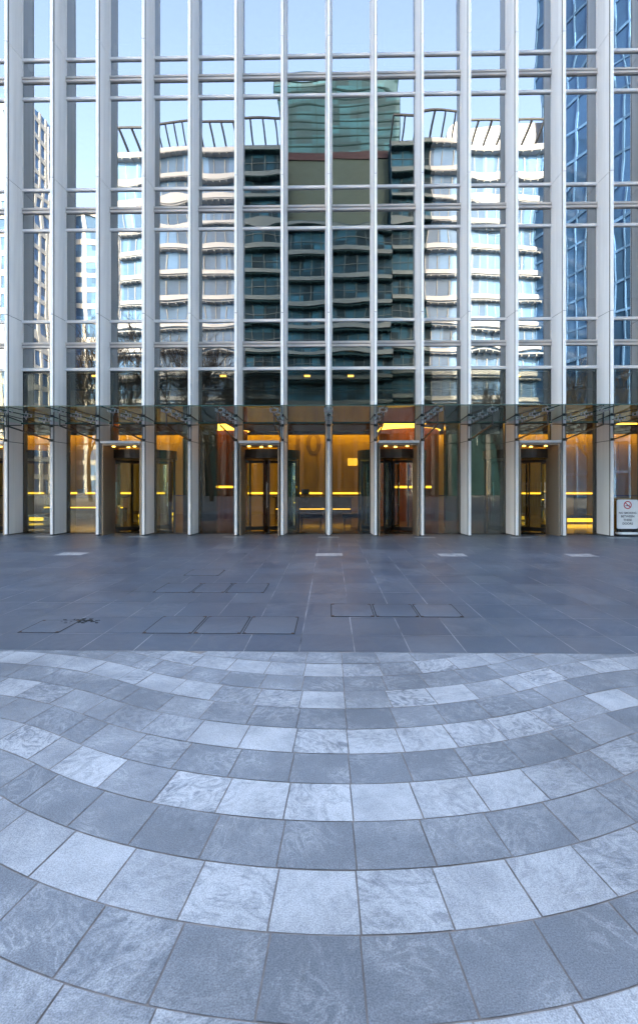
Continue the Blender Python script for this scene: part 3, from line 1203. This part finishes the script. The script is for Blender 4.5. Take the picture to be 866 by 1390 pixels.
def wing(x0, x1, top, name, roof=True, gm='block_glass', bmat='band_white'):
    n = max(2, int(abs(x1 - x0) / 2.5))
    xs_ = [x0 + (x1 - x0) * i / n for i in range(n + 1)]
    gl = MB()
    front = [(xx, bow(xx)) for xx in xs_]
    back = [(xs_[-1], -18), (xs_[0], -18)]
    poly = front + back
    gl.prism(list(reversed(poly)), 0, top)
    w_ = gl.build(name, M[gm], blk)
    ft = MB()
    for i in range(n):
        xm = xs_[i]
        ft.box(xm - .3, xm + .3, bow(xm) + .01, bow(xm) + .5, 0, 9.5)
    ft.build('ground_column', M['dark_mullion'], w_)
    lo = MB()
    for i in range(n):
        xa, xb = xs_[i], xs_[i + 1]
        lo.prism([(xa, bow(xa) + .004), (xb, bow(xb) + .004), (xb, bow(xb) + .009), (xa, bow(xa) + .009)][::-1], 0, 9.4)
    lo.build('ground_glazing', M['teal_dark'], w_)
    z = top - .9
    bands, shelf = MB(), MB()
    while z > 10:
        for i in range(n):
            xa, xb = xs_[i], xs_[i + 1]
            bands.prism([(xb, bow(xb) + .003), (xa, bow(xa) + .003), (xa, bow(xa) + .45), (xb, bow(xb) + .45)][::-1], z, z + .6)
            shelf.prism([(xb, bow(xb) + .003), (xa, bow(xa) + .003), (xa, bow(xa) + 1.1), (xb, bow(xb) + 1.1)][::-1], z - .55, z - .45)
            for q in range(3):
                xm = xa + (xb - xa) * (q + .5) / 3
                shelf.box(xm - .05, xm + .05, bow(xm) + .01, bow(xm) + 1.05, z - .72, z - .56)
            xm = xa
            shelf.box(xm - .06, xm + .06, bow(xm) + .004, bow(xm) + .14, z - 3.0, z - .97)
            xm = (xa + xb) / 2
            shelf.box(xm - .035, xm + .035, bow(xm) + .004, bow(xm) + .10, z - 3.0, z - .97)
        z -= 3.72
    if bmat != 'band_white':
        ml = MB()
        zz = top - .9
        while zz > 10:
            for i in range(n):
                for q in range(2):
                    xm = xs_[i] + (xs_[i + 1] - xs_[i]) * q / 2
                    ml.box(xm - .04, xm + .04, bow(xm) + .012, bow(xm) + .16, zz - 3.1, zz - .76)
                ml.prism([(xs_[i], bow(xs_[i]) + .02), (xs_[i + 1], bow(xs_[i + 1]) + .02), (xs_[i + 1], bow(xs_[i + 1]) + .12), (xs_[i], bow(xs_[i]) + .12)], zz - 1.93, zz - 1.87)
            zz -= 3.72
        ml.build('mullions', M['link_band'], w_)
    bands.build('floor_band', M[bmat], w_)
    shelf.build('sun_shelf', M['band_shade' if bmat == 'band_white' else 'teal_dark'], w_)  # middle bays: shade put into a darker shelf colour
    if roof:
        lv = MB()
        for i in range(n * 2 + 1):
            xm = x0 + (x1 - x0) * i / (2 * n)
            bar(lv, (xm, bow(xm) - 1.5, top + .02), (xm - .001, bow(xm) + 2.0, top + 2.3), .16, .3)
        for i in range(n):
            xa, xb = xs_[i], xs_[i + 1]
            lv.prism([(xa, bow(xa) + 1.85), (xb, bow(xb) + 1.85), (xb, bow(xb) + 2.1), (xa, bow(xa) + 2.1)], top + 2.25, top + 2.5)
        lv.build('roof_louvre', M['dark_mullion'], w_)
    return w_


wing(refl(152, BB), refl(328, BB) - .02, refz(190, BB), 'wing')
wing(refl(328, BB) + .02, refl(384, BB), refz(190, BB), 'wing', True, 'link_glass', 'link_band')  # inner bays of the same wing, their shade carried by darker materials
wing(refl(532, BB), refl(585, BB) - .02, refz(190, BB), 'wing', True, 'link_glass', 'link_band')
wing(refl(585, BB) + .02, refl(742, BB), refz(190, BB), 'wing')
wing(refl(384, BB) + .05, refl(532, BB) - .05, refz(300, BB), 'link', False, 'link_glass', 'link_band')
m = MB()
xa, xb = refl(384, BB) + .1, refl(532, BB) - .1
m.prism([(xa, -17), (xb, -17), (xb, -3.), (xa, -3.)], refz(300, BB) + .01, refz(216, BB + 3))
m.build('roof_plant', M['olive_wall'], blk)
m = MB()
m.prism([(xa, -17.2), (xb, -17.2), (xb, -2.8), (xa, -2.8)], refz(216, BB + 3) + .01, refz(206, BB + 3))
m.build('roof_edge', M['maroon'], blk)
# white rounded roof house on the right wing
m = MB()
xa, xb = refl(602, BB + 4), refl(742, BB + 4)
zt = refz(190, BB)
pts = []
for i in range(9):
    a = R(180 - 90 * i / 8)
    pts.append((xa + 2.2 + 2.2 * math.cos(a), zt + 2.4 + 2.2 * math.sin(a)))
pts += [(xb, zt + 4.6), (xb, zt + .02), (xa, zt + .02)]
n = len(pts)
m.v += [(a, -4.0, z) for a, z in pts] + [(a, -14., z) for a, z in pts]
m.f.append(tuple(range(n)))
m.f.append(tuple(range(2 * n - 1, n - 1, -1)))
m.f += [((i + 1) % n, i, n + i, n + (i + 1) % n) for i in range(n)]
m.m += [0] * (n + 2)
m.smooth += [False] * (n + 2)
m.build('roof_house', M['band_white'], blk)


def grid_tower(name, lab, xc, yc, w_, d_, h, rot, glassm, mull, px_step, fl, bandm=None, bandh=.5, fin=.25, finw=.12):
    t = empty(name, (xc, yc, 0))
    t.rotation_euler = (0, 0, rot)
    tag(t, lab, 'building')
    m = MB()
    m.box(-w_ / 2, w_ / 2, -d_ / 2, d_ / 2, 0, h)
    m.build('wall', glassm, t)
    m = MB()
    nx = int(w_ / px_step)
    for i in range(nx + 1):
        xx = -w_ / 2 + w_ * i / nx
        m.box(xx - finw, xx + finw, d_ / 2 + .004, d_ / 2 + fin, 0, h)
        m.box(xx - finw, xx + finw, -d_ / 2 - fin, -d_ / 2 - .004, 0, h)
    ny = int(d_ / px_step)
    for i in range(ny + 1):
        yy = -d_ / 2 + d_ * i / ny
        m.box(-w_ / 2 - fin, -w_ / 2 - .004, yy - finw, yy + finw, 0, h)
        m.box(w_ / 2 + .004, w_ / 2 + fin, yy - finw, yy + finw, 0, h)
    m.build('mullions', mull, t)
    m = MB()
    for i in range(int(h / fl)):
        z = 3 + i * fl
        e = fin + .01
        m.box(-w_ / 2 - e * .8, w_ / 2 + e * .8, -d_ / 2 - e * .8, d_ / 2 + e * .8, z, z + bandh)
    m.build('floor_band', bandm or mull, t)
    return t


# teal tower in the centre, behind the block
Bd = 112
xa, xb = refl(374, Bd), refl(541, Bd)
grid_tower('teal_glass_tower', 'teal glass tower rising behind the curved office block', (xa + xb) / 2, -Bd - 11, xb - xa, 22, refz(104, Bd), 0,
           M['teal_glass'], M['teal_dark'], 4.5, 1.9, M['teal_dark'], .28, .10, .07)
# slender tower with white vertical fins, far left
Bd = 92
xa, xb = refl(30, Bd), refl(60, Bd)
grid_tower('white_finned_tower', 'slender dark tower with white vertical fins at the left across the plaza', (xa + xb) / 2 - 2.5, -Bd - 7, 8, 14, refz(165, Bd), R(-14),
           M['block_glass'], M['band_white'], 2.0, 3.8, M['band_white'], .25, .5, .22)
Bd = 105
xa, xb = refl(93, Bd), refl(134, Bd)
grid_tower('pale_gridded_tower', 'pale gridded office tower beside the white finned tower', (xa + xb) / 2, -Bd - 8, xb - xa, 14, refz(283, Bd), 0,
           M['block_glass'], M['pale_panel'], 2.4, 3.6, M['pale_panel'], 1.1, .2, .35)
Bd = 84
grid_tower('stone_office_block', 'long stone office block at far left across the plaza', refl(-40, Bd), -Bd - 9, 22, 16, refz(120, Bd), R(4),
           M['block_glass'], M['pale_panel'], 2.4, 3.6, M['pale_panel'], 1.0, .25, .4)
# blue glass tower on the right, its near face turned to the plaza
a = Vector((refl(728, 62), -62, 0))
b2 = Vector((47., -16., 0))
dv = b2 - a
ln = dv.length
ang = math.atan2(dv.y, dv.x)
nrm = Vector((dv.y, -dv.x, 0)).normalized()
cc = (a + b2) / 2 + nrm * 12
grid_tower('blue_glass_tower', 'tall deep blue glass tower at the right of the plaza', cc.x, cc.y, ln, 24, 95, ang,
           M['blue_glass'], M['block_glass'], 1.9, 3.9, M['block_glass'], .35, .14, .1)

# ---------------------------------------------------------------- bare trees on the plaza behind the camera
def make_tree(seed, H):
    rn = random.Random(seed)
    trunk, tw = MB(), MB()

    def grow(p, d, ln_, r, lvl):
        pts, rad = [p], [r]
        q, dd = p.copy(), d.copy()
        n_ = 4
        for i in range(n_):
            dd = (dd + Vector((rn.gauss(0, .10), rn.gauss(0, .10), rn.gauss(.03, .05)))).normalized()
            q = q + dd * ln_ / n_
            pts.append(q.copy())
            rad.append(max(.017, r * (1 - .5 * (i + 1) / n_)))
        (trunk if lvl < 2 else tw).tube(pts, rad, 6 if lvl < 2 else 4, cap=False)
        if lvl >= 5:
            return
        kids = (6, 4, 4, 3, 3)[lvl]
        for c in range(kids):
            f = rn.uniform(.35, 1.) if lvl else rn.uniform(.45, 1.)
            j = min(n_ - 1, int(f * n_))
            p2 = pts[j].lerp(pts[j + 1], f * n_ - j) if j < n_ else pts[-1]
            side = Vector((rn.gauss(0, 1), rn.gauss(0, 1), rn.gauss(.45, .35))).normalized()
            d2 = (dd * rn.uniform(.65, 1.) + side * rn.uniform(.4, .8)).normalized()
            grow(p2, d2, ln_ * rn.uniform(.55, .74), rad[j] * rn.uniform(.55, .75), lvl + 1)

    grow(Vector((0, 0, -.1)), Vector((0, 0, 1)), H * .40, .24, 0)
    return trunk, tw


tree_src = []
for s in (1, 2, 3):
    tr, tw = make_tree(s, 20)
    t = empty('bare_tree', (0, 0, 0))
    tr.build('trunk', M['bark'], t)
    tw.build('crown', M['bark'], t)
    tree_src.append(t)
spots = [(-15.8, -34, 0, 1.05, 'bare winter tree beside the left door across the plaza, tallest of its row'), (-12.2, -37, 1, 1.0, 'bare winter tree with a leaning crown across the plaza'),
         (-20.4, -35, 2, 1.02, 'bare winter tree in front of the white finned tower'), (-9.6, -39, 0, .9, 'bare tree nearest to the plaza centre'),
         (-24.9, -37, 2, 1.08, 'bare tree in front of the long stone office block'), (17.5, -37, 1, .75, 'bare tree in front of the white roof house'),
         (23.5, -30, 0, .8, 'bare tree in front of the blue glass tower')]
for i, (x_, y_, s, sc_, lab) in enumerate(spots):
    t = tree_src[s] if s not in [q[2] for q in spots[:i]] else copy_tree(tree_src[s])
    t.location = (x_, y_, -.05)
    t.rotation_euler = (0, 0, i * 1.7)
    t.scale = (sc_, sc_, sc_)
    tag(t, lab, 'tree', 'bare trees across the plaza')

# ---------------------------------------------------------------- light
SUN_E, SUN_A = 24.0, 2.0          # elevation; degrees to the right of straight behind the tower
wd = bpy.data.worlds.new('World')
scene.world = wd
wd.use_nodes = True
nt = wd.node_tree
nt.nodes.clear()
sky = nt.nodes.new('ShaderNodeTexSky')
sky.sky_type = 'NISHITA'
sky.sun_disc = False
sky.sun_elevation = R(SUN_E)
sky.sun_rotation = R(SUN_A)
sky.air_density = .75
sky.dust_density = 2.6
sky.ozone_density = .6
bg = nt.nodes.new('ShaderNodeBackground')
bg.inputs['Strength'].default_value = .15
wo = nt.nodes.new('ShaderNodeOutputWorld')
nt.links.new(sky.outputs['Color'], bg.inputs['Color'])
nt.links.new(bg.outputs['Background'], wo.inputs['Surface'])
sl = bpy.data.lights.new('sun', 'SUN')
sl.energy = 2.0
sl.angle = R(.5)
sl.color = (1., .93, .82)
so = bpy.data.objects.new('sun', sl)
col.objects.link(so)
dirv = Vector((math.sin(R(SUN_A)) * math.cos(R(SUN_E)), math.cos(R(SUN_A)) * math.cos(R(SUN_E)), math.sin(R(SUN_E))))
so.rotation_euler = dirv.to_track_quat('Z', 'Y').to_euler()
so.location = (0, 0, 60)

# ---------------------------------------------------------------- camera and render settings
cd = bpy.data.cameras.new('camera')
cd.sensor_fit = 'HORIZONTAL'
cd.sensor_width = 36
cd.lens = F / 866 * 36
cd.shift_y = -37 / 866
cd.clip_end = 2000
co = bpy.data.objects.new('camera', cd)
col.objects.link(co)
co.location = (CX, CY, EYE)
co.rotation_euler = (R(90), 0, YAW)
scene.camera = co

scene.view_settings.view_transform = 'Standard'
scene.view_settings.look = 'None'
scene.view_settings.exposure = 3.72
scene.view_settings.gamma = 1
scene.view_settings.use_white_balance = True
scene.view_settings.white_balance_temperature = 7800
scene.view_settings.white_balance_tint = 10
scene.render.engine = 'CYCLES'
cy = scene.cycles
cy.use_denoising = True
cy.max_bounces = 8
cy.diffuse_bounces = 3
cy.glossy_bounces = 4
cy.transmission_bounces = 4
cy.transparent_max_bounces = 20
cy.sample_clamp_indirect = 6
cy.caustics_reflective = True
cy.caustics_refractive = False
cy.use_adaptive_sampling = True
cy.adaptive_threshold = .015
